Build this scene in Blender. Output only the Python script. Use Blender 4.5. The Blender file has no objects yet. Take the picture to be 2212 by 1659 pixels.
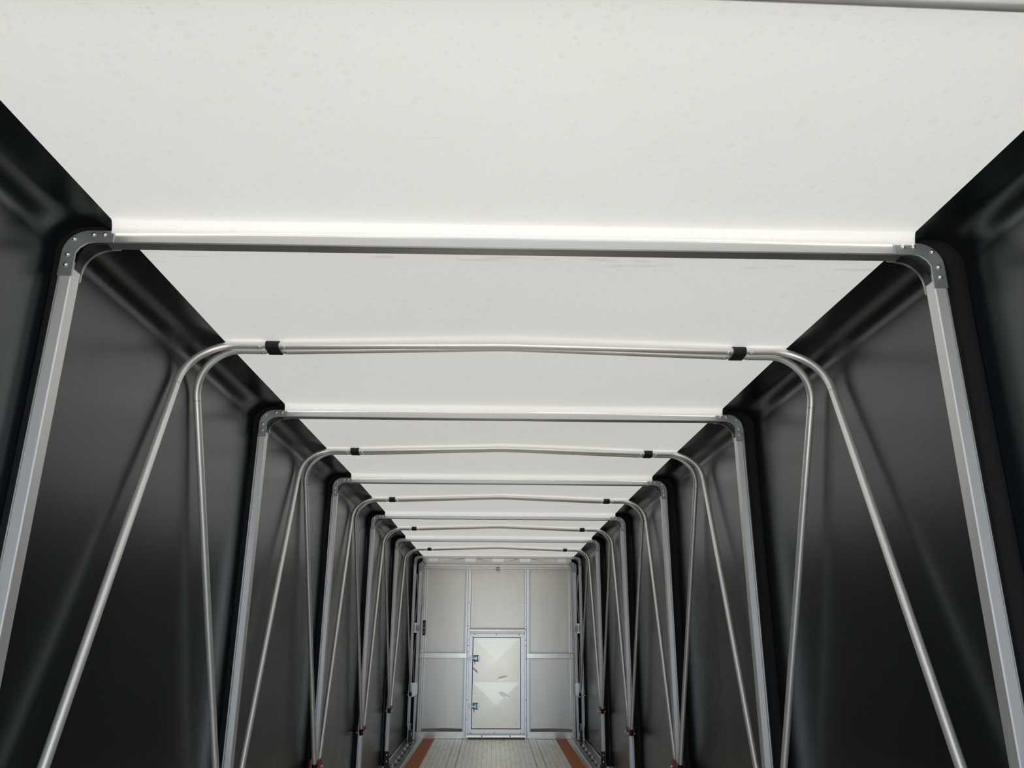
import bpy, bmesh, math, random
from mathutils import Vector, Matrix, noise
random.seed(7)
PI = math.pi
SC = bpy.context.scene
COL = SC.collection

# ------------------------------------------------------------------ camera
def make_camera():
    f, p, y, r = 1661.54, .3098, .0218, .0049
    cp, sp, cy, sy = math.cos(p), math.sin(p), math.cos(y), math.sin(y)
    F = Vector((sy*cp, cy*cp, sp)); rt = Vector((cy, -sy, 0)); up = rt.cross(F)
    c, s = math.cos(r), math.sin(r)
    R = c*rt + s*up; U = c*up - s*rt
    cam = bpy.data.cameras.new('camera'); o = bpy.data.objects.new('camera', cam); COL.objects.link(o)
    o.matrix_world = Matrix(((R.x, U.x, -F.x, -.0519), (R.y, U.y, -F.y, 0), (R.z, U.z, -F.z, 1.503), (0, 0, 0, 1)))
    cam.sensor_fit = 'HORIZONTAL'; cam.sensor_width = 36; cam.lens = 36*f/2212
    cam.clip_start = .02; cam.clip_end = 500
    SC.camera = o
make_camera()

# ------------------------------------------------------------------ sky, sun, exposure
W = bpy.data.worlds.new('sky'); SC.world = W; W.use_nodes = True
nt = W.node_tree; nt.nodes.clear()
bg = nt.nodes.new('ShaderNodeBackground'); out = nt.nodes.new('ShaderNodeOutputWorld')
tc = nt.nodes.new('ShaderNodeTexCoord'); sx = nt.nodes.new('ShaderNodeSeparateXYZ'); cr = nt.nodes.new('ShaderNodeValToRGB')
cr.color_ramp.elements[0].position = 0; cr.color_ramp.elements[0].color = (.62, .79, 1, 1)
cr.color_ramp.elements[1].position = .8; cr.color_ramp.elements[1].color = (.13, .19, .30, 1)
nt.links.new(tc.outputs['Generated'], sx.inputs[0]); nt.links.new(sx.outputs['Z'], cr.inputs[0])
nt.links.new(cr.outputs[0], bg.inputs[0]); nt.links.new(bg.outputs[0], out.inputs[0])
bg.inputs[1].default_value = 2.5
sun = bpy.data.lights.new('sun', 'SUN'); sun.energy = 14.5; sun.angle = math.radians(6); sun.color = (1, .955, .86)
so = bpy.data.objects.new('sun', sun); COL.objects.link(so)
so.rotation_euler = Vector((-.25, -.45, -1)).to_track_quat('-Z', 'Y').to_euler()
SC.view_settings.view_transform = 'Standard'
SC.view_settings.look = 'None'
SC.view_settings.exposure = 0.0
SC.view_settings.gamma = 1
SC.view_settings.use_curve_mapping = False
SC.cycles.max_bounces = 14; SC.cycles.diffuse_bounces = 8; SC.cycles.glossy_bounces = 8
SC.cycles.transmission_bounces = 8; SC.cycles.sample_clamp_indirect = 6
SC.cycles.use_denoising = True

# ------------------------------------------------------------------ materials
class NB:
    def __init__(s, name):
        s.m = bpy.data.materials.new(name); s.m.use_nodes = True
        s.t = s.m.node_tree; s.t.nodes.clear()
        s.out = s.n('ShaderNodeOutputMaterial')
    def n(s, k, **kw):
        q = s.t.nodes.new(k)
        for a, b in kw.items(): setattr(q, a, b)
        return q
    def l(s, a, b): s.t.links.new(a, b)
    def coord(s, scale=(1, 1, 1)):
        g = s.n('ShaderNodeNewGeometry'); m = s.n('ShaderNodeMapping'); m.inputs['Scale'].default_value = scale
        s.l(g.outputs['Position'], m.inputs[0]); return m.outputs[0]
    def noise(s, vec, scale=5, detail=3, rough=.5):
        q = s.n('ShaderNodeTexNoise'); q.inputs['Scale'].default_value = scale; q.inputs['Detail'].default_value = detail
        q.inputs['Roughness'].default_value = rough; s.l(vec, q.inputs['Vector']); return q.outputs['Fac']
    def ramp(s, fac, *st):
        q = s.n('ShaderNodeValToRGB'); e = q.color_ramp.elements
        while len(e) < len(st): e.new(.5)
        for k, (p, c) in enumerate(st):
            e[k].position = p; e[k].color = (c, c, c, 1) if not isinstance(c, tuple) else (*c, 1)
        s.l(fac, q.inputs[0]); return q.outputs[0]
    def math(s, op, a, b=0, c=None):
        q = s.n('ShaderNodeMath', operation=op)
        for k, v in enumerate((a, b) if c is None else (a, b, c)):
            if isinstance(v, (int, float)): q.inputs[k].default_value = v
            else: s.l(v, q.inputs[k])
        return q.outputs[0]
    def mix(s, fac, a, b, mode='MIX'):
        q = s.n('ShaderNodeMix', data_type='RGBA', blend_type=mode)
        for sock, v in ((q.inputs[0], fac), (q.inputs[6], a), (q.inputs[7], b)):
            if isinstance(v, (int, float)): sock.default_value = v
            elif isinstance(v, tuple): sock.default_value = (*v, 1)
            else: s.l(v, sock)
        return q.outputs[2]
    def bump(s, h, strength=.1, dist=.01):
        q = s.n('ShaderNodeBump'); q.inputs['Strength'].default_value = strength; q.inputs['Distance'].default_value = dist
        s.l(h, q.inputs['Height']); return q.outputs[0]
    def bsdf(s, color, rough=.5, metal=0, spec=.5, normal=None, coat=0):
        q = s.n('ShaderNodeBsdfPrincipled')
        for key, v in (('Base Color', color), ('Roughness', rough), ('Metallic', metal), ('Specular IOR Level', spec), ('Coat Weight', coat)):
            if isinstance(v, tuple): q.inputs[key].default_value = (*v, 1)
            elif isinstance(v, (int, float)): q.inputs[key].default_value = v
            else: s.l(v, q.inputs[key])
        if normal is not None: s.l(normal, q.inputs['Normal'])
        return q
    def done(s, sh):
        s.l(sh.outputs[0], s.out.inputs[0]); return s.m

def metal(name, base, rough, streak=(30, 30, 3), metalness=1., amount=.25, rvar=.12):
    b = NB(name); v = b.coord(streak); n1 = b.noise(v, 1, 4, .6); n2 = b.noise(b.coord(), 14, 3)
    dark = tuple(c*(1-amount) for c in base)
    col = b.mix(b.math('MULTIPLY', n1, n2), base, dark)
    col = b.mix(b.ramp(n1, (.3, 0.), (.75, 1.)), base, dark)
    r = b.math('ADD', rough-rvar/2, b.math('MULTIPLY', n2, rvar))
    return b.done(b.bsdf(col, r, metalness))
def plain(name, base, rough=.5, metalness=0., spec=.5):
    b = NB(name); n1 = b.noise(b.coord(), 25, 3)
    col = b.mix(n1, base, tuple(c*.8 for c in base))
    return b.done(b.bsdf(col, rough, metalness, spec))

M = {}
MARKS = [(-.815, 1.125, -.803, 1.20, .013, .5), (-.819, 1.276, -.803, 1.305, .004, 1.3), (-.815, 1.248, -.802, 1.276, .0035, 1.2), (-.707, 1.155, -.701, 1.188, .004, 1.), (-1.00, 1.333, -.92, 1.388, .010, .4), (.759, 1.700, .760, 1.718, .004, 1.3)]
M['post'] = metal('mill_aluminium_post', (.82, .82, .82), .46, (40, 40, 2.5), .70, .07, .06)
M['bow'] = metal('mill_aluminium_crossbar', (.67, .665, .66), .40, (2.5, 40, 40), .92, .08, .06)
M['tube'] = metal('drawn_aluminium_tube', (.90, .89, .87), .34, (12, 12, 3), .66, .05, .03)
M['bracket'] = metal('grey_cast_bracket', (.46, .49, .50), .45, (8, 8, 8), .85, .2)
M['steel'] = metal('bright_zinc_bolt', (.92, .92, .90), .22, (20, 20, 20), 1., .1)
M['bulk'] = metal('bulkhead_aluminium_sheet', (.755, .70, .61), .31, (9, 9, 1.2), .97, .08, .03)
M['frame'] = metal('extruded_aluminium_trim', (.88, .86, .83), .32, (25, 25, 3), .95, .08, .02)
M['kick'] = metal('polished_kick_plate', (.84, .80, .72), .25, (3, 9, 9), 1., .15, .03)
M['rail'] = metal('side_rail_aluminium', (.72, .72, .72), .33, (20, 2, 20), 1., .2)
M['black'] = plain('black_plastic', (.012, .012, .014), .45)
M['foot'] = plain('black_painted_steel', (.016, .018, .019), .4)
M['red'] = plain('red_plastic', (.36, .012, .03), .45)
M['webbing'] = plain('black_webbing', (.013, .014, .017), .75)
M['flapblack'] = plain('matt_black_fabric', (.008, .008, .010), .75, 0, .25)
M['gasket'] = plain('black_rubber_gasket', (.01, .01, .01), .6)
M['reflection_band'] = plain('brown_grey_reflection', (.5, .46, .42), .45)  # brown-grey colour imitating the dark reflection at the sheet foot
M['label_red'] = plain('label_red_print', (.30, .02, .03), .5)
M['label_white'] = plain('label_white_print', (.75, .75, .75), .5)
M['chrome'] = metal('zinc_plated_latch', (.60, .70, .74), .3, (20, 20, 20), 1., .05)

def black_tarp():
    b = NB('black_coated_tarpaulin')
    n = b.noise(b.coord((1.2, 1.2, .35)), 2.2, 4, .55); fine = b.noise(b.coord(), 260, 2)
    col = b.mix(n, (.006, .0086, .0118), (.0075, .0105, .0136))
    r = b.math('ADD', .255, b.math('MULTIPLY', n, .03))
    h = b.math('ADD', n, b.math('MULTIPLY', fine, .012))
    q = b.bsdf(col, r, 0, 1.); q.inputs['Specular Tint'].default_value = (.88, 1, .965, 1)
    return b.done(q)
M['tarp'] = black_tarp()

def white_tarp():
    b = NB('white_translucent_tarpaulin')
    pos = b.coord()
    def spots(scale, keep, size, stretch):
        v = b.n('ShaderNodeTexVoronoi', feature='F1'); v.inputs['Scale'].default_value = scale
        b.l(b.coord(stretch), v.inputs['Vector'])
        sep = b.n('ShaderNodeSeparateColor'); b.l(v.outputs['Color'], sep.inputs[0])
        rad = b.math('MULTIPLY', sep.outputs[0], size)
        inside = b.math('LESS_THAN', v.outputs['Distance'], rad)
        return b.math('MULTIPLY', inside, b.math('GREATER_THAN', sep.outputs[1], keep))
    s = b.math('MAXIMUM', spots(38, .62, .42, (1, 1.0, 1)), spots(75, .5, .42, (1, 1.2, 1)))
    dens = b.ramp(b.noise(pos, 1.6, 3), (.3, .45), (.7, 1.))
    s = b.math('MULTIPLY', s, dens)
    scuff = b.ramp(b.noise(b.coord((4, 70, 4)), 1, 3, .6), (.66, 0.), (.74, 1.))
    patch = b.ramp(b.noise(b.coord((1.2, 2.2, 1)), 1.4, 2), (.55, 0.), (.7, 1.))
    gp = b.n('ShaderNodeNewGeometry'); sep = b.n('ShaderNodeSeparateXYZ'); b.l(gp.outputs['Position'], sep.inputs[0])
    band = b.math('LESS_THAN', b.math('ABSOLUTE', b.math('SUBTRACT', sep.outputs[1], 2.16)), .035)
    sc = b.math('MAXIMUM', b.math('MULTIPLY', scuff, patch), b.math('MULTIPLY', band, b.ramp(b.noise(b.coord((7, 55, 4)), 1, 2), (.58, 0.), (.66, 1.))))
    def mark(x0, y0, x1, y1, w):          # one soft scuff between two points of the roof
        L = math.hypot(x1-x0, y1-y0); ux, uy = (x1-x0)/L, (y1-y0)/L
        dx = b.math('SUBTRACT', sep.outputs[0], (x0+x1)/2); dy = b.math('SUBTRACT', sep.outputs[1], (y0+y1)/2)
        u = b.math('DIVIDE', b.math('ADD', b.math('MULTIPLY', dx, ux), b.math('MULTIPLY', dy, uy)), L/2)
        v = b.math('DIVIDE', b.math('ADD', b.math('MULTIPLY', dx, -uy), b.math('MULTIPLY', dy, ux)), w)
        q = b.math('ADD', b.math('MULTIPLY', u, u), b.math('MULTIPLY', v, v))
        return b.ramp(q, (.2, 1.), (1., 0.))
    rough = b.ramp(b.noise(b.coord((60, 60, 4)), 1, 3), (.42, .15), (.60, 1.))
    for mk in MARKS: sc = b.math('MAXIMUM', sc, b.math('MULTIPLY', mark(*mk[:5]), b.math('MULTIPLY', rough, mk[5])))
    big = b.ramp(b.noise(b.coord((.7, .9, .7)), 1.3, 4, .6), (.3, 0.), (.75, 1.))
    base = b.mix(big, (.83, .825, .80), (.80, .785, .755))
    base = b.mix(b.math('MULTIPLY', s, .12), base, (.45, .46, .46))
    base = b.mix(b.math('MULTIPLY', sc, .16), base, (.25, .25, .25))
    tr = b.n('ShaderNodeBsdfTranslucent'); b.l(base, tr.inputs[0])
    di = b.bsdf(base, .55, 0, .3)
    mx = b.n('ShaderNodeMixShader'); mx.inputs[0].default_value = .124
    b.l(di.outputs[0], mx.inputs[1]); b.l(tr.outputs[0], mx.inputs[2])
    return b.done(mx)
M['roof'] = white_tarp()

def floor_mat():
    b = NB('aluminium_floor_planks')
    g = b.n('ShaderNodeNewGeometry'); sp = b.n('ShaderNodeSeparateXYZ'); b.l(g.outputs['Position'], sp.inputs[0])
    X, Y = sp.outputs[0], sp.outputs[1]
    def line(coord, pitch, width, off=0):
        fr = b.math('FRACT', b.math('DIVIDE', b.math('ADD', coord, 50*pitch+off), pitch))
        return b.math('LESS_THAN', fr, width/pitch)
    groove = line(X, .0585, .0045)
    cross = b.math('MULTIPLY', line(Y, .31, .006), b.math('GREATER_THAN', b.noise(b.coord((3, 6, 1)), 3, 2), .52))
    n = b.noise(b.coord((7, 1.2, 1)), 2.3, 4, .6); n2 = b.noise(b.coord((3, 9, 1)), 2.2, 4, .65)
    col = b.mix(b.ramp(n, (.3, 0.), (.72, 1.)), (.95, .91, .83), (.76, .72, .64))
    col = b.mix(b.math('MULTIPLY', b.ramp(n2, (.55, 0.), (.7, 1.)), .5), col, (.42, .36, .26))
    col = b.mix(b.math('MULTIPLY', groove, .6), col, (.07, .055, .04))
    ax = b.math('ABSOLUTE', X); wide = b.math('MAXIMUM', b.math('LESS_THAN', b.math('ABSOLUTE', b.math('SUBTRACT', ax, .475)), .006), b.math('LESS_THAN', b.math('ABSOLUTE', b.math('SUBTRACT', ax, .580)), .005))
    col = b.mix(b.math('MULTIPLY', wide, .8), col, (.09, .07, .05))
    col = b.mix(b.math('MULTIPLY', cross, .5), col, (.10, .08, .06))
    r = b.math('ADD', .22, b.math('MULTIPLY', n2, .2))
    return b.done(b.bsdf(col, r, .9, .5, b.bump(b.math('SUBTRACT', n, groove), .25, .004)))
M['floor'] = floor_mat()

def wood_mat():
    b = NB('red_brown_hardwood')
    n = b.noise(b.coord((40, 2.5, 1)), 1, 5, .6); n2 = b.noise(b.coord((16, 5, 1)), 1.3, 3)
    col = b.mix(n, (.56, .175, .060), (.42, .120, .040))
    col = b.mix(b.math('MULTIPLY', b.ramp(n2, (.70, 0.), (.76, 1.)), .5), col, (.45, .24, .14))
    return b.done(b.bsdf(col, .55, 0, .4, b.bump(n, .2, .003)))
M['wood'] = wood_mat()

def door_mat():
    b = NB('cream_pressed_sheet')
    n = b.noise(b.coord((3, 3, 8)), 2, 4); n2 = b.noise(b.coord((9, 9, 30)), 2, 3)
    col = b.mix(n, (1., .92, .76), (.97, .885, .73))
    g = b.n('ShaderNodeNewGeometry'); sp = b.n('ShaderNodeSeparateXYZ'); b.l(g.outputs['Position'], sp.inputs[0])
    low = b.ramp(sp.outputs[2], (.20, 1.), (.42, 0.))
    sm = b.math('MULTIPLY', b.math('MULTIPLY', b.ramp(n2, (.62, 0.), (.68, 1.)), low), .45)
    col = b.mix(sm, col, (.40, .37, .31))
    return b.done(b.bsdf(col, .27, .75, .5))
M['door'] = door_mat()
def ground_mat():
    b = NB('concrete_yard'); n = b.noise(b.coord(), .8, 5)
    return b.done(b.bsdf(b.mix(n, (.52, .50, .46), (.44, .42, .39)), .9))
M['ground'] = ground_mat()

# ------------------------------------------------------------------ mesh helpers
def bx(bm, x0, x1, y0, y1, z0, z1, bevel=0.):
    t = bmesh.new(); bmesh.ops.create_cube(t, size=1)
    for v in t.verts:
        v.co = Vector((x0+(v.co.x+.5)*(x1-x0), y0+(v.co.y+.5)*(y1-y0), z0+(v.co.z+.5)*(z1-z0)))
    if bevel: bmesh.ops.bevel(t, geom=t.edges[:], offset=bevel, segments=1, affect='EDGES')
    join(bm, t)
def join(bm, t, mat=None):
    if mat is not None: t.transform(mat)
    me = bpy.data.meshes.new('tmp'); t.to_mesh(me); t.free(); bm.from_mesh(me); bpy.data.meshes.remove(me)
def prism(bm, pts, axis, a0, a1, bevel=0.):
    """extrude a 2-D outline along an axis; pts are the two other coordinates in order"""
    t = bmesh.new()
    def P(p, a):
        return Vector((a, p[0], p[1])) if axis == 'x' else Vector((p[0], a, p[1])) if axis == 'y' else Vector((p[0], p[1], a))
    lo = [t.verts.new(P(p, a0)) for p in pts]; hi = [t.verts.new(P(p, a1)) for p in pts]
    n = len(pts)
    t.faces.new(lo); t.faces.new(hi[::-1])
    for i in range(n): t.faces.new((lo[i], hi[i], hi[(i+1) % n], lo[(i+1) % n]))
    bmesh.ops.recalc_face_normals(t, faces=t.faces[:])
    if bevel: bmesh.ops.bevel(t, geom=t.edges[:], offset=bevel, segments=1, affect='EDGES')
    join(bm, t)
def tube(bm, path, r, seg=16, cap=True):
    path = [Vector(p) for p in path]; n = len(path)
    tang = [(path[min(i+1, n-1)]-path[max(i-1, 0)]).normalized() for i in range(n)]
    ref = Vector((0, 1, 0)) if abs(tang[0].y) < .9 else Vector((1, 0, 0))
    rings = []; u = None
    for p, t in zip(path, tang):
        u = (ref - t*ref.dot(t)).normalized() if u is None else (u - t*u.dot(t)).normalized()
        w = t.cross(u)
        rings.append([bm.verts.new(p + r*(math.cos(2*PI*k/seg)*u + math.sin(2*PI*k/seg)*w)) for k in range(seg)])
    for a, b in zip(rings, rings[1:]):
        for k in range(seg): bm.faces.new((a[k], a[(k+1) % seg], b[(k+1) % seg], b[k]))
    if cap: bm.faces.new(rings[0][::-1]); bm.faces.new(rings[-1])
def dome(bm, c, r, h, nrm='-y', seg=16):
    """a rivet or bolt head standing on a surface"""
    prof = [(r*1.18, 0), (r*1.18, h*.18), (r, h*.22), (r*.86, h*.6), (r*.5, h*.92), (0.0001, h)]
    rings = []
    for (q, d) in prof:
        ring = []
        for k in range(seg):
            a, b = q*math.cos(2*PI*k/seg), q*math.sin(2*PI*k/seg)
            off = {'-y': (a, -d, b), '+y': (a, d, b), '+x': (d, a, b), '-x': (-d, a, b), '-z': (a, b, -d), '+z': (a, b, d)}[nrm]
            ring.append(bm.verts.new(Vector(c)+Vector(off)))
        rings.append(ring)
    for a, b in zip(rings, rings[1:]):
        for k in range(seg): bm.faces.new((a[k], a[(k+1) % seg], b[(k+1) % seg], b[k]))
    bm.faces.new(rings[0][::-1])
def sheet(bm, rows):
    vs = [[bm.verts.new(p) for p in r] for r in rows]
    for a, b in zip(vs, vs[1:]):
        for k in range(len(a)-1): bm.faces.new((a[k], a[k+1], b[k+1], b[k]))
def fillet(A, P, B, r, n=10):
    """points of a rounded corner at P between directions to A and B"""
    A, P, B = Vector(A), Vector(P), Vector(B)
    u, w = (A-P).normalized(), (B-P).normalized(); ang = u.angle(w)
    d = r/math.tan(ang/2); c = P + (u+w).normalized()*(r/math.sin(ang/2)); s, e = P+u*d, P+w*d
    a, b = s-c, e-c; th = a.angle(b); pts = []
    for i in range(n+1):
        t = i/n; pts.append(c + (math.sin((1-t)*th)*a + math.sin(t*th)*b)/math.sin(th))
    return pts
def obj(name, bm, mat, parent=None, smooth=False, label=None):
    bmesh.ops.recalc_face_normals(bm, faces=bm.faces[:]) if not smooth == 'keep' else None
    me = bpy.data.meshes.new(name); bm.to_mesh(me); bm.free()
    me.materials.append(M[mat])
    if smooth:
        for p in me.polygons: p.use_smooth = True
        if smooth == 'auto':
            try: me.set_sharp_from_angle(angle=math.radians(28))
            except Exception: pass
    o = bpy.data.objects.new(name, me); COL.objects.link(o)
    if parent is not None: o.parent = parent
    if label: o['label'] = label
    return o
def thing(name, label, cat, loc=(0, 0, 0), group=None):
    o = bpy.data.objects.new(name, None); COL.objects.link(o); o.location = loc; o.empty_display_size = .1
    o['label'] = label; o['category'] = cat
    if group: o['group'] = group
    return o
def tag(o, label, cat, group=None, kind=None):
    o['label'] = label; o['category'] = cat
    if group: o['group'] = group
    if kind: o['kind'] = kind
    return o
def struct(o, label, cat): return tag(o, label, cat, None, 'structure')
def lerp(a, b, t): return a+(b-a)*t
def interp(x, xs, ys):
    if x <= xs[0]: return ys[0]
    for i in range(len(xs)-1):
        if x <= xs[i+1]: return lerp(ys[i], ys[i+1], (x-xs[i])/(xs[i+1]-xs[i]))
    return ys[-1]
ORD = ['first', 'second', 'third', 'fourth', 'fifth', 'sixth']

# ------------------------------------------------------------------ layout along the trailer (metres, y = depth)
BOWS = [1.978, 3.846, 5.701, 7.594, 9.528]
END = 11.884
PAIRS = [1.020, 2.891, 4.798, 6.689, 8.638, 10.793]
Y0, Y1 = -.35, 12.305
# seam between the white roof and the black side tarps, surveyed at each bow and hoop
SY = [Y0, 1.0, 1.978, 2.891, 3.846, 4.798, 5.701, 6.689, 7.594, 8.638, 9.528, 10.793, 11.884, 12.35]
SL = [1.135, 1.136, 1.130, 1.136, 1.129, 1.125, 1.116, 1.118, 1.119, 1.129, 1.130, 1.133, 1.140, 1.14]
SR = [1.145, 1.145, 1.139, 1.124, 1.120, 1.119, 1.123, 1.125, 1.133, 1.133, 1.140, 1.156, 1.168, 1.17]
SZ = [2.594, 2.594, 2.590, 2.596, 2.598, 2.601, 2.601, 2.600, 2.597, 2.592, 2.588, 2.580, 2.582, 2.582]
ALLB = [.11]+BOWS+[END]
def crown(y):                       # rise of the roof middle: 0 at a bow, most at a hoop pair
    for a, b in zip(ALLB, ALLB[1:]):
        if a <= y <= b: return 1-abs(2*(y-a)/(b-a)-1)
    return 0.
def wallx(y): return interp(y, [0, 9.5, 11.8, 12.4], [1.288, 1.288, 1.298, 1.30])

# ------------------------------------------------------------------ floor, roof, side tarps
bm = bmesh.new(); bx(bm, -1.275, 1.275, Y0, 12.34, -.12, 0)
struct(obj('floor', bm, 'floor'), 'bare aluminium plank floor running to the end wall', 'floor')

ys = []
y = Y0
while y < Y1+.02:
    ys.append(y); y += .07
bowset = BOWS+[END]
extra = [b+d for b in BOWS for d in (-.11, -.075, -.048, -.044, -.04, -.036, -.03, -.02)] + [b+.036 for b in BOWS]
ys = sorted(set([round(v, 4) for v in ys+extra+PAIRS+[Y1+.02]]))
def dip(y):                         # the roof tucks into a groove along the near face of every bow
    for b in BOWS:
        if b-.048 < y < b-.030: return .026*min(1, (y-b+.048)/.0115)**1.6
        if b-.0301 <= y < b+.06: return .0265*min(1, max(0, (b+.06-y)/.028))
    return 0.
bm = bmesh.new()
edges = [Y0]+BOWS+[Y1+.03]
for i in range(len(edges)-1):
    a = edges[i] if i == 0 else edges[i]-.0298
    e = edges[i+1] if i == len(edges)-2 else edges[i+1]-.036
    yy = [a]+[v for v in ys if a+.004 < v < e-.004]+[e]
    if i < len(edges)-2: yy += [edges[i+1]-q for q in (.0475, .046, .0445, .043, .0415, .040, .0385, .0372)]
    if i: yy += [edges[i]+q for q in (.032, .045, .06)]
    yy = sorted(set(round(v, 4) for v in yy)); rows = []
    for y in yy:
        l, r, z = interp(y, SY, SL), interp(y, SY, SR), interp(y, SY, SZ)
        last = (y == yy[-1] and i < len(edges)-2); row = []
        for k in range(49):
            t = k/48; x = lerp(-l, r, t)
            c = crown(y)*.030*max(0, 1-abs(x)/1.0)
            sag = 0 if t in (0, 1) else .004*noise.noise(Vector((x*1.3, y*1.6, 3)))*crown(y)
            w = 0
            if last: w = -.003+.004*noise.noise(Vector((x*2.1, y*3, 0)))-.006*max(0, abs(x)-.5)/.6
            row.append(Vector((x, y, z+c+sag-dip(y)+w)))
        rows.append(row)
    sheet(bm, rows)
ceiling = obj('ceiling', bm, 'roof', None, True)
struct(ceiling, 'white translucent tarpaulin roof stretched over the bows', 'ceiling')

WY_ = 12.25
def side_tarp(side):
    sgn = -1 if side == 'left' else 1
    rows = []
    S = SL if side == 'left' else SR
    for y in ys:
        s, z, xw = interp(y, SY, S), interp(y, SY, SZ), wallx(y)
        q = crown(y); r = .080
        pts = [(s, z)]
        for k in range(1, 4): pts.append((lerp(s, xw-r, k/4), z-.004*k/4))
        for k in range(11):
            a = PI/2*k/10; pts.append((xw-r+r*math.sin(a), z-.004-r+r*math.cos(a)))
        zt = z-.004-r
        for k in range(1, 31):
            t = k/30; zz = lerp(zt, -.14, t)
            wr = .0022*t*noise.noise(Vector((sgn*2, y*2.4, zz*.45))) + .004*t*t*noise.noise(Vector((sgn*5, y*6.5, zz*.6)))
            pull = -.006*math.sin(PI*t)*(1-q)**2
            pts.append((xw+wr+pull+.004*math.sin(PI*t), zz))
        rows.append([Vector((sgn*px, y, pz-dip(y)*max(0, 1-(px-s)/.04)*(pz > z-.02))) for px, pz in pts])
    bm = bmesh.new(); sheet(bm, rows)
    w = obj('wall_'+side, bm, 'tarp', None, True)
    struct(w, 'black satin tarpaulin side curtain along the %s of the trailer' % side, 'wall')
    bm = bmesh.new(); a, c = sorted((sgn*1.165, sgn*1.310)); bx(bm, a, c, WY_+.06, WY_+.066, -.10, 2.60); obj('end_flap', bm, 'flapblack', w)
    # black pocket flap closing the gap between each bow and the curtain
    for i, b in enumerate(BOWS):
        z, s, xw = interp(b, SY, SZ), interp(b, SY, S), wallx(b)
        ox = -.012*sgn*sgn if False else 0
        bm = bmesh.new(); outer, inner = [], []
        outer.append((s-.01, z-.002)); inner.append((s-.01, z-.024))
        r = .075
        for k in range(11):
            a = PI/2*k/10
            outer.append((xw-r+r*math.sin(a), z-.005-r+r*math.cos(a)))
            inner.append((1.165+.075*math.sin(a), z-.026-.075+.075*math.cos(a)))
        for k in range(1, 16):
            zz = lerp(z-.1, .05, k/15)
            outer.append((xw-.003, zz)); inner.append((1.238, zz))
        t = bmesh.new()
        va = [t.verts.new((sgn*x, b-.012, zz)) for x, zz in outer]; vb = [t.verts.new((sgn*x, b-.012, zz)) for x, zz in inner]
        vc = [t.verts.new((sgn*x, b+.012, zz)) for x, zz in outer]; vd = [t.verts.new((sgn*x, b+.012, zz)) for x, zz in inner]
        for k in range(len(va)-1):
            t.faces.new((va[k], va[k+1], vb[k+1], vb[k])); t.faces.new((vc[k], vd[k], vd[k+1], vc[k+1]))
            t.faces.new((vb[k], vb[k+1], vd[k+1], vd[k]))
        join(bm, t)
        obj('pocket_flap', bm, 'flapblack', w, True)
    return w
side_tarp('left'); side_tarp('right')

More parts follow.
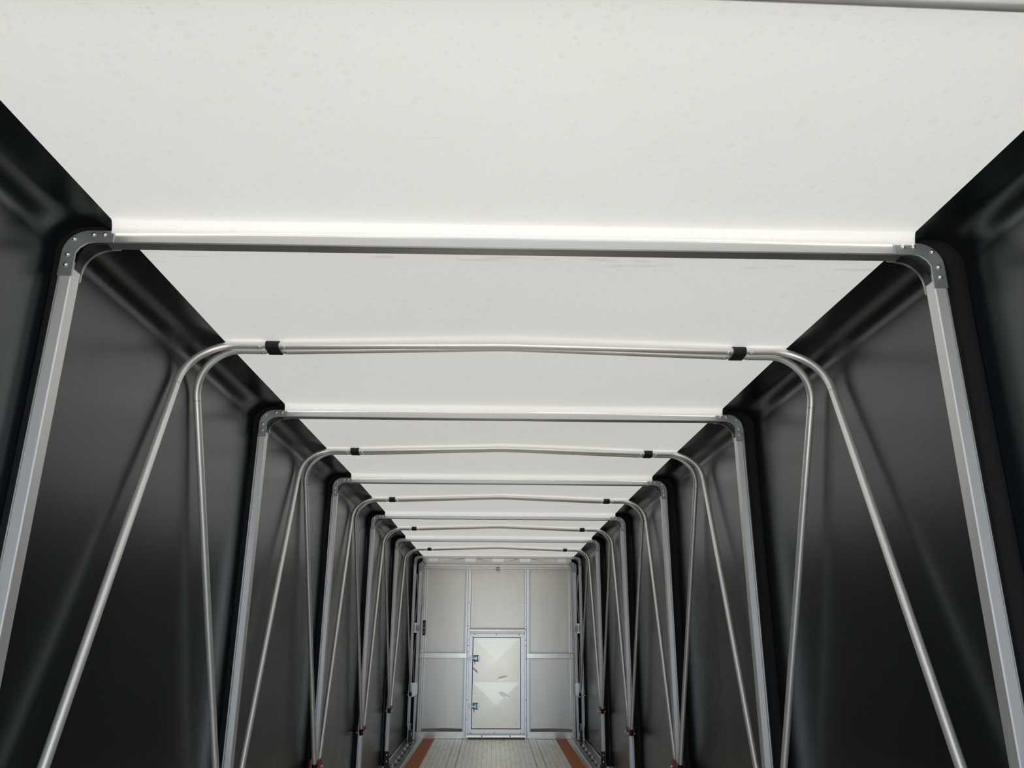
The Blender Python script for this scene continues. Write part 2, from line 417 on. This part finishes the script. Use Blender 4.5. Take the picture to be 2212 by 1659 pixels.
# ------------------------------------------------------------------ bow frames
PX_IN, PX_OUT = 1.200, 1.233            # post, inner and outer face
def bow_parts(root, zt, dx=0., foot=True):
    """zt: top of the crossbar"""
    zb = zt-.034; PX0, PX1 = PX_IN+dx, PX_OUT+dx
    for sg in (-1, 1):
        bm = bmesh.new()
        a, c = sorted((sg*PX0, sg*PX1))
        bx(bm, a, c, -.03, .015, .19 if foot else .021, zt-.09, .003)
        a, c = sorted((sg*PX1, sg*(PX1+.010)))           # keder rail along the outer face
        bx(bm, a-.001, c+.001, -.018, .006, .20, zt-.12, .002)
        obj('post', bm, 'post', root, 'auto')
    bm = bmesh.new()
    bx(bm, -1.135-dx, 1.135+dx, -.03, .015, zb, zt, .003)
    obj('crossbar', bm, 'bow', root, 'auto')
    for sg in (-1, 1):
        o2 = [(1.100, zt+.001), (1.150, zt+.001)]
        for k in range(10):
            a = PI/2*k/9; o2.append((1.167+.070*math.sin(a), zt-.069+.070*math.cos(a)))
        o2 += [(1.237, zt-.138), (1.197, zt-.138), (1.197, zt-.070), (1.188, zt-.054), (1.170, zt-.040), (1.150, zb-.002), (1.100, zb-.002)]
        o2 = [(sg*(x+dx), z) for x, z in o2]
        bm = bmesh.new(); prism(bm, o2, 'y', -.034, -.029, .0012); prism(bm, o2, 'y', .014, .018, .0012)
        oc = []                                           # outer web
        for k in range(9):
            a = PI/2*k/8; oc.append((1.167+.067*math.sin(a), zt-.069+.067*math.cos(a)))
        prism(bm, [(sg*(x+dx), z) for x, z in oc+[(x-.004, z-.004) for x, z in oc[::-1]]], 'y', -.029, .014)
        rim = [(1.122+.075*math.cos(PI/2*k/10), zt-.112+.075*math.sin(PI/2*k/10)) for k in range(11)]
        prism(bm, [(sg*(x+dx), z) for x, z in rim+[(x+.0025, z+.0025) for x, z in rim[::-1]]], 'y', .010, .019)
        br = obj('corner_bracket', bm, 'bracket', root, 'auto')
        bm = bmesh.new(); prism(bm, [(sg*(x+dx), z) for x, z in rim+[(x+.003, z+.003) for x, z in rim[::-1]]], 'y', -.020, .0095)
        obj('knee_shade', bm, 'black', br, 'auto')  # black strip put in for the darkness of the open knee channel
        for (x, z) in ((1.127, zt-.012), (1.157, zt-.012), (1.208, zt-.026), (1.2185, zt-.074), (1.2185, zt-.105)):
            bm = bmesh.new(); dome(bm, (sg*(x+dx), -.0335, z), .0062, .006)
            obj('rivet', bm, 'steel', br, 'auto')
        if foot:
            bm = bmesh.new()
            a, c = sorted((sg*(PX0-.006), sg*(PX1+.008)))
            bx(bm, a, c, -.036, .036, .062, .205, .004)
            a, c = sorted((sg*(PX0-.02), sg*(PX1+.010)))
            bx(bm, a, c, -.05, .05, .022, .066, .004)
            ft = obj('foot_bracket', bm, 'foot', root, 'auto')
            for z in (.100, .165):
                bm = bmesh.new(); dome(bm, (sg*(PX0+PX1)/2, -.0355, z), .007, .006)
                obj('bolt', bm, 'steel', ft, 'auto')
        # hinge bracket for the two tube hoops: a red cheek on either face of the post
        bm = bmesh.new()
        for (x0, x1) in ((PX0-.010, PX0-.004), (PX1+.0115, PX1+.0175)):
            a, c = sorted((sg*x0, sg*x1)); bx(bm, a, c, -.056, .056, .606, .676, .002)
        hb = obj('hinge_bracket', bm, 'red', root, 'auto')
        for yy in (-.06, .06):
            bm = bmesh.new(); tube(bm, [(sg*(PX0-.026), yy, .622), (sg*(PX1+.020), yy, .622)], .005, 10)
            dome(bm, (sg*(PX0-.010), yy, .622), .009, .008, '+x' if sg < 0 else '-x')
            obj('hinge_pin', bm, 'steel', hb, 'auto')
for i, b in enumerate(BOWS):
    zt = interp(b, SY, SZ)-.0285
    lab = ['%s box-section aluminium bow frame from the camera, with riveted grey corner brackets' % ORD[i],
           '%s aluminium bow frame from the camera, framing the ones behind it' % ORD[i],
           '%s aluminium bow frame from the camera, red hinge brackets at the bottom of the view' % ORD[i],
           '%s aluminium bow frame from the camera, two hoop pairs before the end wall' % ORD[i],
           '%s aluminium bow frame from the camera, last one before the truss frame' % ORD[i]][i]
    root = thing('bow_frame', lab, 'bow frame', ((-.022, -.016, -.012, -.014, -.012)[i], b, 0), 'box-section bow frames')
    bow_parts(root, zt)

# ------------------------------------------------------------------ tube hoops in pairs and their straps
RT = .0152
def hoop(yt, zt, ypiv, rise, label):
    """yt: depth of the top; ypiv: depth of the hinge on a bow post"""
    root = thing('tube_hoop', label, 'hoop', (-.008, yt, 0), 'tube hoops between the bow frames')
    dy = ypiv-yt; zp = .622; xc, xp = 1.262, 1.213
    bm = bmesh.new()
    tube(bm, [(-.895, 0, zt)] + [tuple(p) for p in fillet((-.895, 0, zt), (0, 0, zt+rise), (.895, 0, zt), 2.2, 12)] + [(.895, 0, zt)], RT, 18)
    obj('roof_tube', bm, 'tube', root, 'auto')
    for sg in (-1, 1):
        P = Vector((sg*xc, 0, zt)); B = Vector((sg*xp, dy, zp)); A = Vector((sg*.5, 0, zt))
        bm = bmesh.new()
        path = [Vector((sg*.975, 0, zt))] + fillet(A, P, B, .19, 16)
        path += [path[-1].lerp(B, t) for t in (.02, .25, .5, .75, 1)]
        tube(bm, path, RT, 18)
        leg = obj('leg_tube', bm, 'tube', root, 'auto')
        bm = bmesh.new()                                  # swage ring just below the bend
        q = path[17]; d = (B-q).normalized(); tube(bm, [q+d*.012, q+d*.0145], RT+.0006, 18)
        obj('joint_ring', bm, 'bracket', leg, 'auto')
        bm = bmesh.new(); d = (path[-2]-B).normalized(); tube(bm, [B-d*.016, B+d*.04], RT+.003, 16)
        obj('end_cap', bm, 'black', leg, 'auto')
        bm = bmesh.new(); tube(bm, [(sg*.885, 0, zt), (sg*.985, 0, zt)], RT*.84, 16)
        sl = obj('sleeve', bm, 'tube', root, 'auto')
        for x in (.888, .984):
            bm = bmesh.new(); dome(bm, (sg*x, -RT*.70, zt-RT*.62), .006, .005)
            obj('rivet', bm, 'steel', sl, 'auto')
    return root
def strap(sg, ya, za, yb, zb, label):
    c = (sg*.934-.008, (ya+yb)/2, 0)
    r = RT+.0025; out2 = []
    A, B = Vector((ya-c[1], za)), Vector((yb-c[1], zb)); d = (B-A).normalized(); n = Vector((-d.y, d.x))
    for k in range(9):
        a = PI/2+PI*k/8; out2.append(A + r*(math.cos(a)*d+math.sin(a)*n))
    for k in range(9):
        a = -PI/2+PI*k/8; out2.append(B + r*(math.cos(a)*d+math.sin(a)*n))
    r2 = RT+.0004; in2 = []
    for k in range(9):
        a = PI/2+PI*k/8; in2.append(A + r2*(math.cos(a)*d+math.sin(a)*n))
    for k in range(9):
        a = -PI/2+PI*k/8; in2.append(B + r2*(math.cos(a)*d+math.sin(a)*n))
    bm = bmesh.new(); N = len(out2); V = {}
    for s_, x in ((0, -.026), (1, .026)):
        for k in range(N):
            V[s_, 0, k] = bm.verts.new((x, out2[k].x, out2[k].y)); V[s_, 1, k] = bm.verts.new((x, in2[k].x, in2[k].y))
    for k in range(N):
        j = (k+1) % N
        bm.faces.new((V[0, 0, k], V[1, 0, k], V[1, 0, j], V[0, 0, j])); bm.faces.new((V[0, 1, k], V[0, 1, j], V[1, 1, j], V[1, 1, k]))
        for s_ in (0, 1): bm.faces.new((V[s_, 0, k], V[s_, 0, j], V[s_, 1, j], V[s_, 1, k]))
    o = obj('webbing_strap', bm, 'webbing', None, 'auto'); o.location = c
    tag(o, label, 'strap', 'black straps tying the hoop pairs')
place = ['between the first and second bow frames', 'between the second and third bow frames', 'between the third and fourth bow frames',
         'between the fourth and fifth bow frames', 'between the fifth bow frame and truss frame']
allb = BOWS+[END]
z0 = interp(1.02, SY, SZ)
hoop(1.078, z0-.022, BOWS[0]-.06, .02, 'aluminium tube hoop overhead, nearer than all bow frames, cut off at top right corner')
for k in range(5):
    y = PAIRS[k+1]; z = interp(y, SY, SZ); sep = .052 if k == 0 else .046 if k == 1 else .040
    ra, rb = ((.014, .026) if k == 0 else (.026, .030) if k == 1 else (.030, .030))
    za, zb = z-.0175, z-.0205
    hoop(y, za, allb[k]+.06, ra, 'nearer aluminium tube hoop of the pair '+place[k])
    hoop(y+sep, zb, allb[k+1]-.06, rb, 'farther aluminium tube hoop of the pair '+place[k])
    for sg, sd in ((-1, 'left'), (1, 'right')):
        strap(sg, y, za, y+sep, zb, '%s-hand black strap on the hoop pair %s' % (sd, place[k]))

# ------------------------------------------------------------------ truss frame before the end wall
zt = interp(END, SY, SZ)-.016
tr = thing('truss_frame', 'aluminium lattice truss frame standing just before the end wall', 'truss frame', (.006, END, 0))
bow_parts(tr, zt, .020, False)
ZI = zt-.084                         # top of the inner beam
IX0, IX1 = 1.124, 1.182
for sg in (-1, 1):
    bm = bmesh.new()
    pts = [(IX0+.0, ZI-.03), (IX1, ZI-.03), (IX1-.006, .60), (IX1-.004, .03), (IX0+.026, .03), (IX0+.012, .60)]
    prism(bm, [(sg*x, z) for x, z in pts], 'y', -.03, .03, .003)
    obj('inner_post', bm, 'post', tr, 'auto')
    # knee of the inner frame
    o2 = [(1.075, ZI+.002), (1.11, ZI+.002)]
    for k in range(8):
        a = PI/2*k/7; o2.append((1.11+.076*math.sin(a), ZI-.074+.076*math.cos(a)))
    o2 += [(1.186, ZI-.15), (1.122, ZI-.15), (1.122, ZI-.085), (1.10, ZI-.045), (1.075, ZI-.040)]
    bm = bmesh.new(); prism(bm, [(sg*x, z) for x, z in o2], 'y', -.036, -.030, .001); prism(bm, [(sg*x, z) for x, z in o2], 'y', .030, .035, .001)
    br = obj('knee_plate', bm, 'bracket', tr, 'auto')
    for (x, z) in ((1.09, ZI-.018), (1.115, ZI-.018), (1.152, ZI-.035), (1.166, ZI-.085), (1.166, ZI-.118)):
        bm = bmesh.new(); dome(bm, (sg*x, -.0355, z), .006, .006); obj('rivet', bm, 'foot', br, 'auto')
    # side lattice
    zs = [2.30, 1.98, 1.62, 1.42, 1.08, .72]
    for k in range(5):
        if k == 2: continue
        z1, z2 = zs[k], zs[k+1]
        x1, x2 = (1.210, 1.186) if k % 2 == 0 else (1.186, 1.210)
        bm = bmesh.new(); tube(bm, [(sg*x1, .0, z1), (sg*x2, .0, z2)], .008, 8); obj('lattice_bar', bm, 'frame', tr, 'auto')
    bm = bmesh.new()
    a, c = sorted((sg*1.180, sg*1.212))
    for z1 in (1.575, 1.462): bx(bm, a-.005, c+.005, -.031, .031, z1, z1+.028, .003)
    bx(bm, a-.001, c+.001, -.02, .03, 1.47, 1.59, .002)
    obj('spacer_bracket', bm, 'frame', tr, 'auto')
    bm = bmesh.new(); a, c = sorted((sg*1.142, sg*1.190)); bx(bm, a, c, -.062, -.029, 1.488, 1.565, .005)
    obj('latch_box', bm, 'bracket', tr, 'auto')
    bm = bmesh.new(); prism(bm, [(sg*1.130, .78), (sg*1.236, .78), (sg*1.236, .62), (sg*1.20, .585), (sg*1.150, .62), (sg*1.130, .63)], 'y', -.037, -.0305, .001)
    obj('gusset_plate', bm, 'frame', tr, 'auto')
bm = bmesh.new(); bx(bm, -1.11, 1.11, -.03, .03, ZI-.036, ZI, .003); obj('inner_beam', bm, 'bow', tr, 'auto')
ztb, zib = zt-.034, ZI
for (x0, x1) in ((-1.04, -.90), (-.49, -.33), (-.09, .09), (.33, .49), (.90, 1.04)):
    bm = bmesh.new(); bx(bm, x0, x1, -.022, .022, zib-.001, ztb+.001, .002); obj('spacer_block', bm, 'frame', tr, 'auto')
for s_ in (-1, 1):
    for (xa, xb) in ((.86, .55), (.27, .12), (.27, .12)):
        pass
    for (xa, za, xb, zb) in ((.86, zib+.004, .52, ztb-.004), (.30, ztb-.004, .11, zib+.004)):
        bm = bmesh.new(); tube(bm, [(s_*xa, 0, za), (s_*xb, 0, zb)], .005, 8); obj('lattice_bar', bm, 'frame', tr, 'auto')

# ------------------------------------------------------------------ end wall
WY = 12.25
bm = bmesh.new()
for (x0, x1) in ((-1.185, -.44), (-.44, .455), (.455, 1.21)): bx(bm, x0, x1, WY+.09, WY+.13, -.02, 2.61)
wb = obj('wall_back', bm, 'bulk', None, 'auto')
struct(wb, 'smooth grey aluminium sheet end wall behind the truss frame', 'wall')
trim_no = [0]
def trim(mat, boxes, label, bevel=.003):
    trim_no[0] += 1
    bm = bmesh.new()
    for b in boxes: bx(bm, *b, bevel)
    o = obj('trim_%d' % trim_no[0], bm, mat, None, 'auto')
    return struct(o, label, 'trim')
def rivets(parent, pts, r=.0065, mat='steel', nrm='-y', name='rivet'):
    for p in pts:
        bm = bmesh.new(); dome(bm, p, r, .006, nrm); obj(name, bm, mat, parent, 'auto')
t = trim('frame', [(-1.15, 1.17, WY-.075, WY+.092, 2.432, 2.462), (-1.15, 1.17, WY-.03, WY+.091, 2.402, 2.434)], 'aluminium header rail across the top of the end wall')
bm = bmesh.new()
for k in range(24):
    pass
tube(bm, [(.012+.022*math.cos(2*PI*k/20), WY-.04, 2.405+.022*math.sin(2*PI*k/20)) for k in range(21)], .006, 8, False)
obj('tie_ring', bm, 'bracket', t, 'auto')
for (a, b, c, sd, s_) in ((-.476, -.442, -.398, 'left', -1), (.497, .452, .420, 'right', 1)):
    x0, x1 = sorted((a, b)); x2, x3 = sorted((b, c))
    t = trim('frame', [(x0, x1, WY-.035, WY+.092, .0, 2.403), (x2, x3, WY-.022, WY+.092, .0, 2.403), (min(a, a+s_*.014), max(a, a+s_*.014), WY-.010, WY+.091, 0, 2.403)],
             'aluminium upright of the end wall %s of the small door' % sd)
    rivets(t, [((b+c)/2+s_*.006, WY-.0215, z) for z in (2.36, 1.90, 1.56, 1.36, 1.28, 1.19, 1.09, .52, .25)])
for (x0, x1, xr0, xr1, sd, s_) in ((-1.117, -1.088, -1.146, -1.117, 'left', -1), (1.122, 1.146, 1.146, 1.174, 'right', 1)):
    t = trim('frame', [(x0, x1, WY-.012, WY+.092, .0, 2.403), (xr0, xr1, WY-.035, WY+.092, .0, 2.403)], 'aluminium edge post at the far %s of the end wall' % sd)
    rivets(t, [((xr0+xr1)/2, WY-.0345, z) for z in (2.33, 1.85, 1.40, 1.24, .95, .62, .25, .13)], .006)
for (x0, x1, sd) in ((-1.155, -.440, 'left'), (.451, 1.164, 'right')):
    t = trim('kick', [(x0, x1, WY-.060, WY-.034, 1.101, 1.175)], 'aluminium mid-height rub rail on the %s of the small door' % sd, .004)
    e = -.436 if sd == 'left' else .447
    rivets(t, [(e, WY-.0215, z) for z in (1.12, 1.155)], .006)
for (x0, x1, sd) in ((-1.172, -.460, 'left'), (.459, 1.160, 'right')):
    trim('kick', [(x0, x1, WY-.062, WY-.036, .002, .095)], 'low kick plate at the foot of the end wall, %s of the door' % sd, .003)
def bar(x0, x1, z0, z1, y0, y1, label):
    trim_no[0] += 1; bm = bmesh.new(); pts = [(y1, z0), (y1, z1)]
    for k in range(9):
        a = PI*.5*k/8; pts.append((lerp(y0, y1, .55)-(y1-y0)*.55*math.sin(a), z1-.45*(z1-z0)*(1-math.cos(a))))
    pts += [(y0, lerp(z0, z1, .12)), (lerp(y0, y1, .1), z0)]
    prism(bm, pts, 'x', x0, x1); o = obj('trim_%d' % trim_no[0], bm, 'kick', None, 'auto')
    return struct(o, label, 'trim')
bar(-.420, .436, 1.480, 1.530, WY-.085, WY-.020, 'pale lintel bar above the small door')
t = bar(-.424, .430, .016, .064, WY-.080, WY-.020, 'pale sill bar below the small door')
rivets(t, [(-.20, WY-.0795, .040), (.21, WY-.0795, .040)], .008, 'foot')

for (x0, x1, sd) in ((-1.118, -.476, 'left'), (.497, 1.146, 'right')):  # strip added to imitate the dark reflection above each kick plate
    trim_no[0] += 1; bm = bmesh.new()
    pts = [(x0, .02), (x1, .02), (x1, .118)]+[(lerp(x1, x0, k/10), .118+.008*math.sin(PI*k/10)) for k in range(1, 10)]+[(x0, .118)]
    prism(bm, pts, 'y', WY+.082, WY+.092); struct(obj('trim_%d' % trim_no[0], bm, 'reflection_band'), 'dark strip added for the reflection above the kick plate, %s of the small door' % sd, 'trim')

# ------------------------------------------------------------------ small door
d = bpy.data.objects.new('door_1', None); COL.objects.link(d); d.location = (0, WY, 0)
struct(d, 'cream pressed-metal hatch door with two latches in the end wall', 'door')
DX0, DX1, DZ0, DZ1 = -.356, .364, .129, 1.399
FX0, FX1, FZ0, FZ1 = -.408, .425, .066, 1.450
def quad_prism(pts, y0, y1):
    bm = bmesh.new(); prism(bm, pts, 'y', y0, y1, .0025); return bm
for pts in ([(FX0, FZ1), (FX1, FZ1), (DX1, DZ1), (DX0, DZ1)], [(FX0, FZ0), (FX1, FZ0), (DX1, DZ0), (DX0, DZ0)],
            [(FX0, FZ0), (FX0, FZ1), (DX0, DZ1), (DX0, DZ0)], [(FX1, FZ0), (FX1, FZ1), (DX1, DZ1), (DX1, DZ0)]):
    fr = obj('door_frame', quad_prism(pts, -.045, .092), 'frame', d, 'auto')
bm = bmesh.new(); bx(bm, DX0, DX1, -.010, .001, DZ0, DZ1); obj('gasket', bm, 'gasket', d)
PX_0, PX_1, PZ_0, PZ_1 = DX0+.008, DX1-.008, DZ0+.008, DZ1-.008
NX, NZ = 72, 128
zm = .765; rows = []
def smudge(x, z, cx, cz, a, b, rot):
    u, v = x-cx, z-cz; c_, s_ = math.cos(rot), math.sin(rot); p, q = (u*c_+v*s_)/a, (-u*s_+v*c_)/b
    rr = p*p+q*q
    return max(0, 1-rr)
for j in range(NZ+1):
    z = lerp(PZ_0, PZ_1, j/NZ); row = []
    za, zb = (zm, PZ_1) if z > zm else (PZ_0, zm)
    zc_ = (za+zb)/2
    for i in range(NX+1):
        x = lerp(PX_0, PX_1, i/NX); xc_ = (PX_0+PX_1)/2
        u, v = abs(x-xc_)/((PX_1-PX_0)/2), abs(z-zc_)/((zb-za)/2)
        h = .007*(1-max(u, v))
        h -= .0032*smudge(x, z, .10, .825, .085, .022, .22)+.003*smudge(x, z, .115, .59, .085, .022, -.5)+.003*smudge(x, z, -.33, .93, .07, .02, -.7)
        row.append(Vector((x, -.022-h, z)))
    rows.append(row)
bm = bmesh.new(); sheet(bm, rows)
per = [r[0] for r in rows] + rows[-1][1:] + [r[-1] for r in rows[::-1]][1:] + rows[0][::-1][1:]
sheet(bm, [per, [Vector((p.x, -.004, p.z)) for p in per]])
obj('door_panel', bm, 'door', d, 'auto')
for zc_, dx in ((1.100, 0), (.437, -.008)):
    bm = bmesh.new(); bx(bm, -.342, -.262, -.040, -.026, zc_-.045, zc_+.045, .004)
    la = obj('latch', bm, 'foot', d, 'auto', 'black framed latch with bright zinc paddle')
    bm = bmesh.new(); bx(bm, -.334, -.270, -.046, -.038, zc_-.036, zc_+.036, .003); obj('latch_plate', bm, 'bracket', la, 'auto')
    bm = bmesh.new(); prism(bm, [(-.330, zc_-.006), (-.330, zc_+.006), (-.288, zc_+.032), (-.288, zc_-.032)], 'y', -.066, -.044, .003)
    obj('paddle', bm, 'chrome', la, 'auto')
    bm = bmesh.new(); tube(bm, [(-.268, -.044, zc_+.002), (-.268, -.030, zc_+.002)], .036, 24); obj('lock_barrel', bm, 'chrome', la, 'auto')
    bm = bmesh.new(); bx(bm, -.405, -.325, -.060, -.047, zc_-.008, zc_+.010, .003); obj('latch_bolt', bm, 'chrome', la, 'auto')
    bm = bmesh.new(); bx(bm, -.412, -.372, -.062, -.044, zc_-.042, zc_-.020, .003); bx(bm, -.412, -.372, -.062, -.044, zc_+.022, zc_+.042, .003); bx(bm, -.412, -.402, -.062, -.044, zc_-.03, zc_+.03, .002)
    obj('keeper', bm, 'frame', la, 'auto')
    bm = bmesh.new(); tube(bm, [(-.322, -.045, zc_-.04), (-.320, -.047, zc_-.062), (-.318, -.046, zc_-.085)], .004, 8); obj('release_tab', bm, 'foot', la, 'auto')
for p in ((-.33, -.0445, 1.437), (0, -.0445, 1.437), (.34, -.0445, 1.437), (-.36, -.0445, .080), (-.02, -.0445, .080), (.36, -.0445, .080)):
    bm = bmesh.new(); dome(bm, p, .006, .005); obj('rivet', bm, 'foot', d, 'auto')
for z in (1.30, 1.17, .95, .70, .53, .36, .22):
    bm = bmesh.new(); dome(bm, (.4, -.0445, z), .004, .004); obj('rivet', bm, 'steel', d, 'auto')

# ------------------------------------------------------------------ label, winches, rails and nailing strips
lab = thing('caution_label', 'narrow black, red and white label on the left edge of the end wall', 'label', (-1.098, WY-.013, 1.533))
bm = bmesh.new(); bx(bm, -.0205, .0205, -.003, .002, -.110, .110, .001); obj('backing', bm, 'black', lab)
bm = bmesh.new(); bx(bm, -.018, .018, -.0045, -.002, -.034, .028); obj('red_band', bm, 'label_red', lab)
for z in (.055, -.060):
    bm = bmesh.new(); bx(bm, -.004, .005, -.0045, -.002, z-.014, z+.014); obj('white_bar', bm, 'label_white', lab)
bm = bmesh.new(); bx(bm, -.013, .013, -.0055, -.004, .004, .012); bx(bm, -.004, .004, -.0055, -.004, -.026, .004); obj('print', bm, 'label_white', lab)

for sg, sd in ((-1, 'left'), (1, 'right')):
    wn = thing('ratchet_winch', 'small black ratchet winch on the rail at the foot of the truss frame, %s side' % sd, 'winch', (sg*1.198, END-.13, .02))
    bm = bmesh.new(); bx(bm, -.020, .020, -.04, .04, .0, .15, .004); obj('body', bm, 'foot', wn, 'auto')
    bm = bmesh.new(); tube(bm, [(-.024, 0, .09), (.024, 0, .09)], .030, 18); obj('gear', bm, 'steel', wn, 'auto')
    bm = bmesh.new(); bx(bm, -.009, .009, -.012, .004, .14, .225, .003); bx(bm, -.014, .014, -.016, .008, .215, .235, .003); obj('lever', bm, 'bracket', wn, 'auto')

    bm = bmesh.new()
    a, c = sorted((sg*1.085, sg*1.274)); bx(bm, a, c, Y0, 12.25, .0, .020, .003)
    a, c = sorted((sg*1.271, sg*1.280)); bx(bm, a, c, Y0, 12.25, .015, .032, .004)
    rl = obj('side_rail', bm, 'rail', None, 'auto')
    tag(rl, 'slotted aluminium side rail along the %s edge of the floor' % sd, 'rail')
    y = 8.3
    while y < 11.5:
        bm = bmesh.new(); a, c = sorted((sg*1.142, sg*1.172))
        pts = []
        for k in range(12):
            an = 2*PI*k/12; pts.append((sg*1.157+.014*math.cos(an), y+.17+(.055 if math.sin(an) > 0 else -.055)+.014*math.sin(an)))
        prism(bm, pts, 'z', .016, .0206); obj('slot', bm, 'gasket', rl)
        bm = bmesh.new()
        for k in range(3):
            yy = y+k*.055
            tube(bm, [(sg*1.178, yy, .02), (sg*1.182, yy+.004, .033), (sg*1.208, yy+.018, .036), (sg*1.214, yy+.022, .02)], .0055, 8)
        obj('tie_hook', bm, 'frame', rl, 'auto')
        y += .33
for x0, x1, sd in ((-1.046, -.884, 'left'), (.872, 1.032, 'right')):
    bm = bmesh.new(); bx(bm, x0, x1, Y0, WY-.064, -.003, .004, .001)
    tag(obj('nailing_strip', bm, 'wood'), 'red-brown wooden nailing strip along the %s side of the floor' % sd, 'strip')

# ------------------------------------------------------------------ yard outside the open rear
bm = bmesh.new(); bx(bm, -60, 60, -80, 40, -1.6, -1.35)
struct(obj('ground', bm, 'ground'), 'concrete yard the trailer stands on', 'ground')
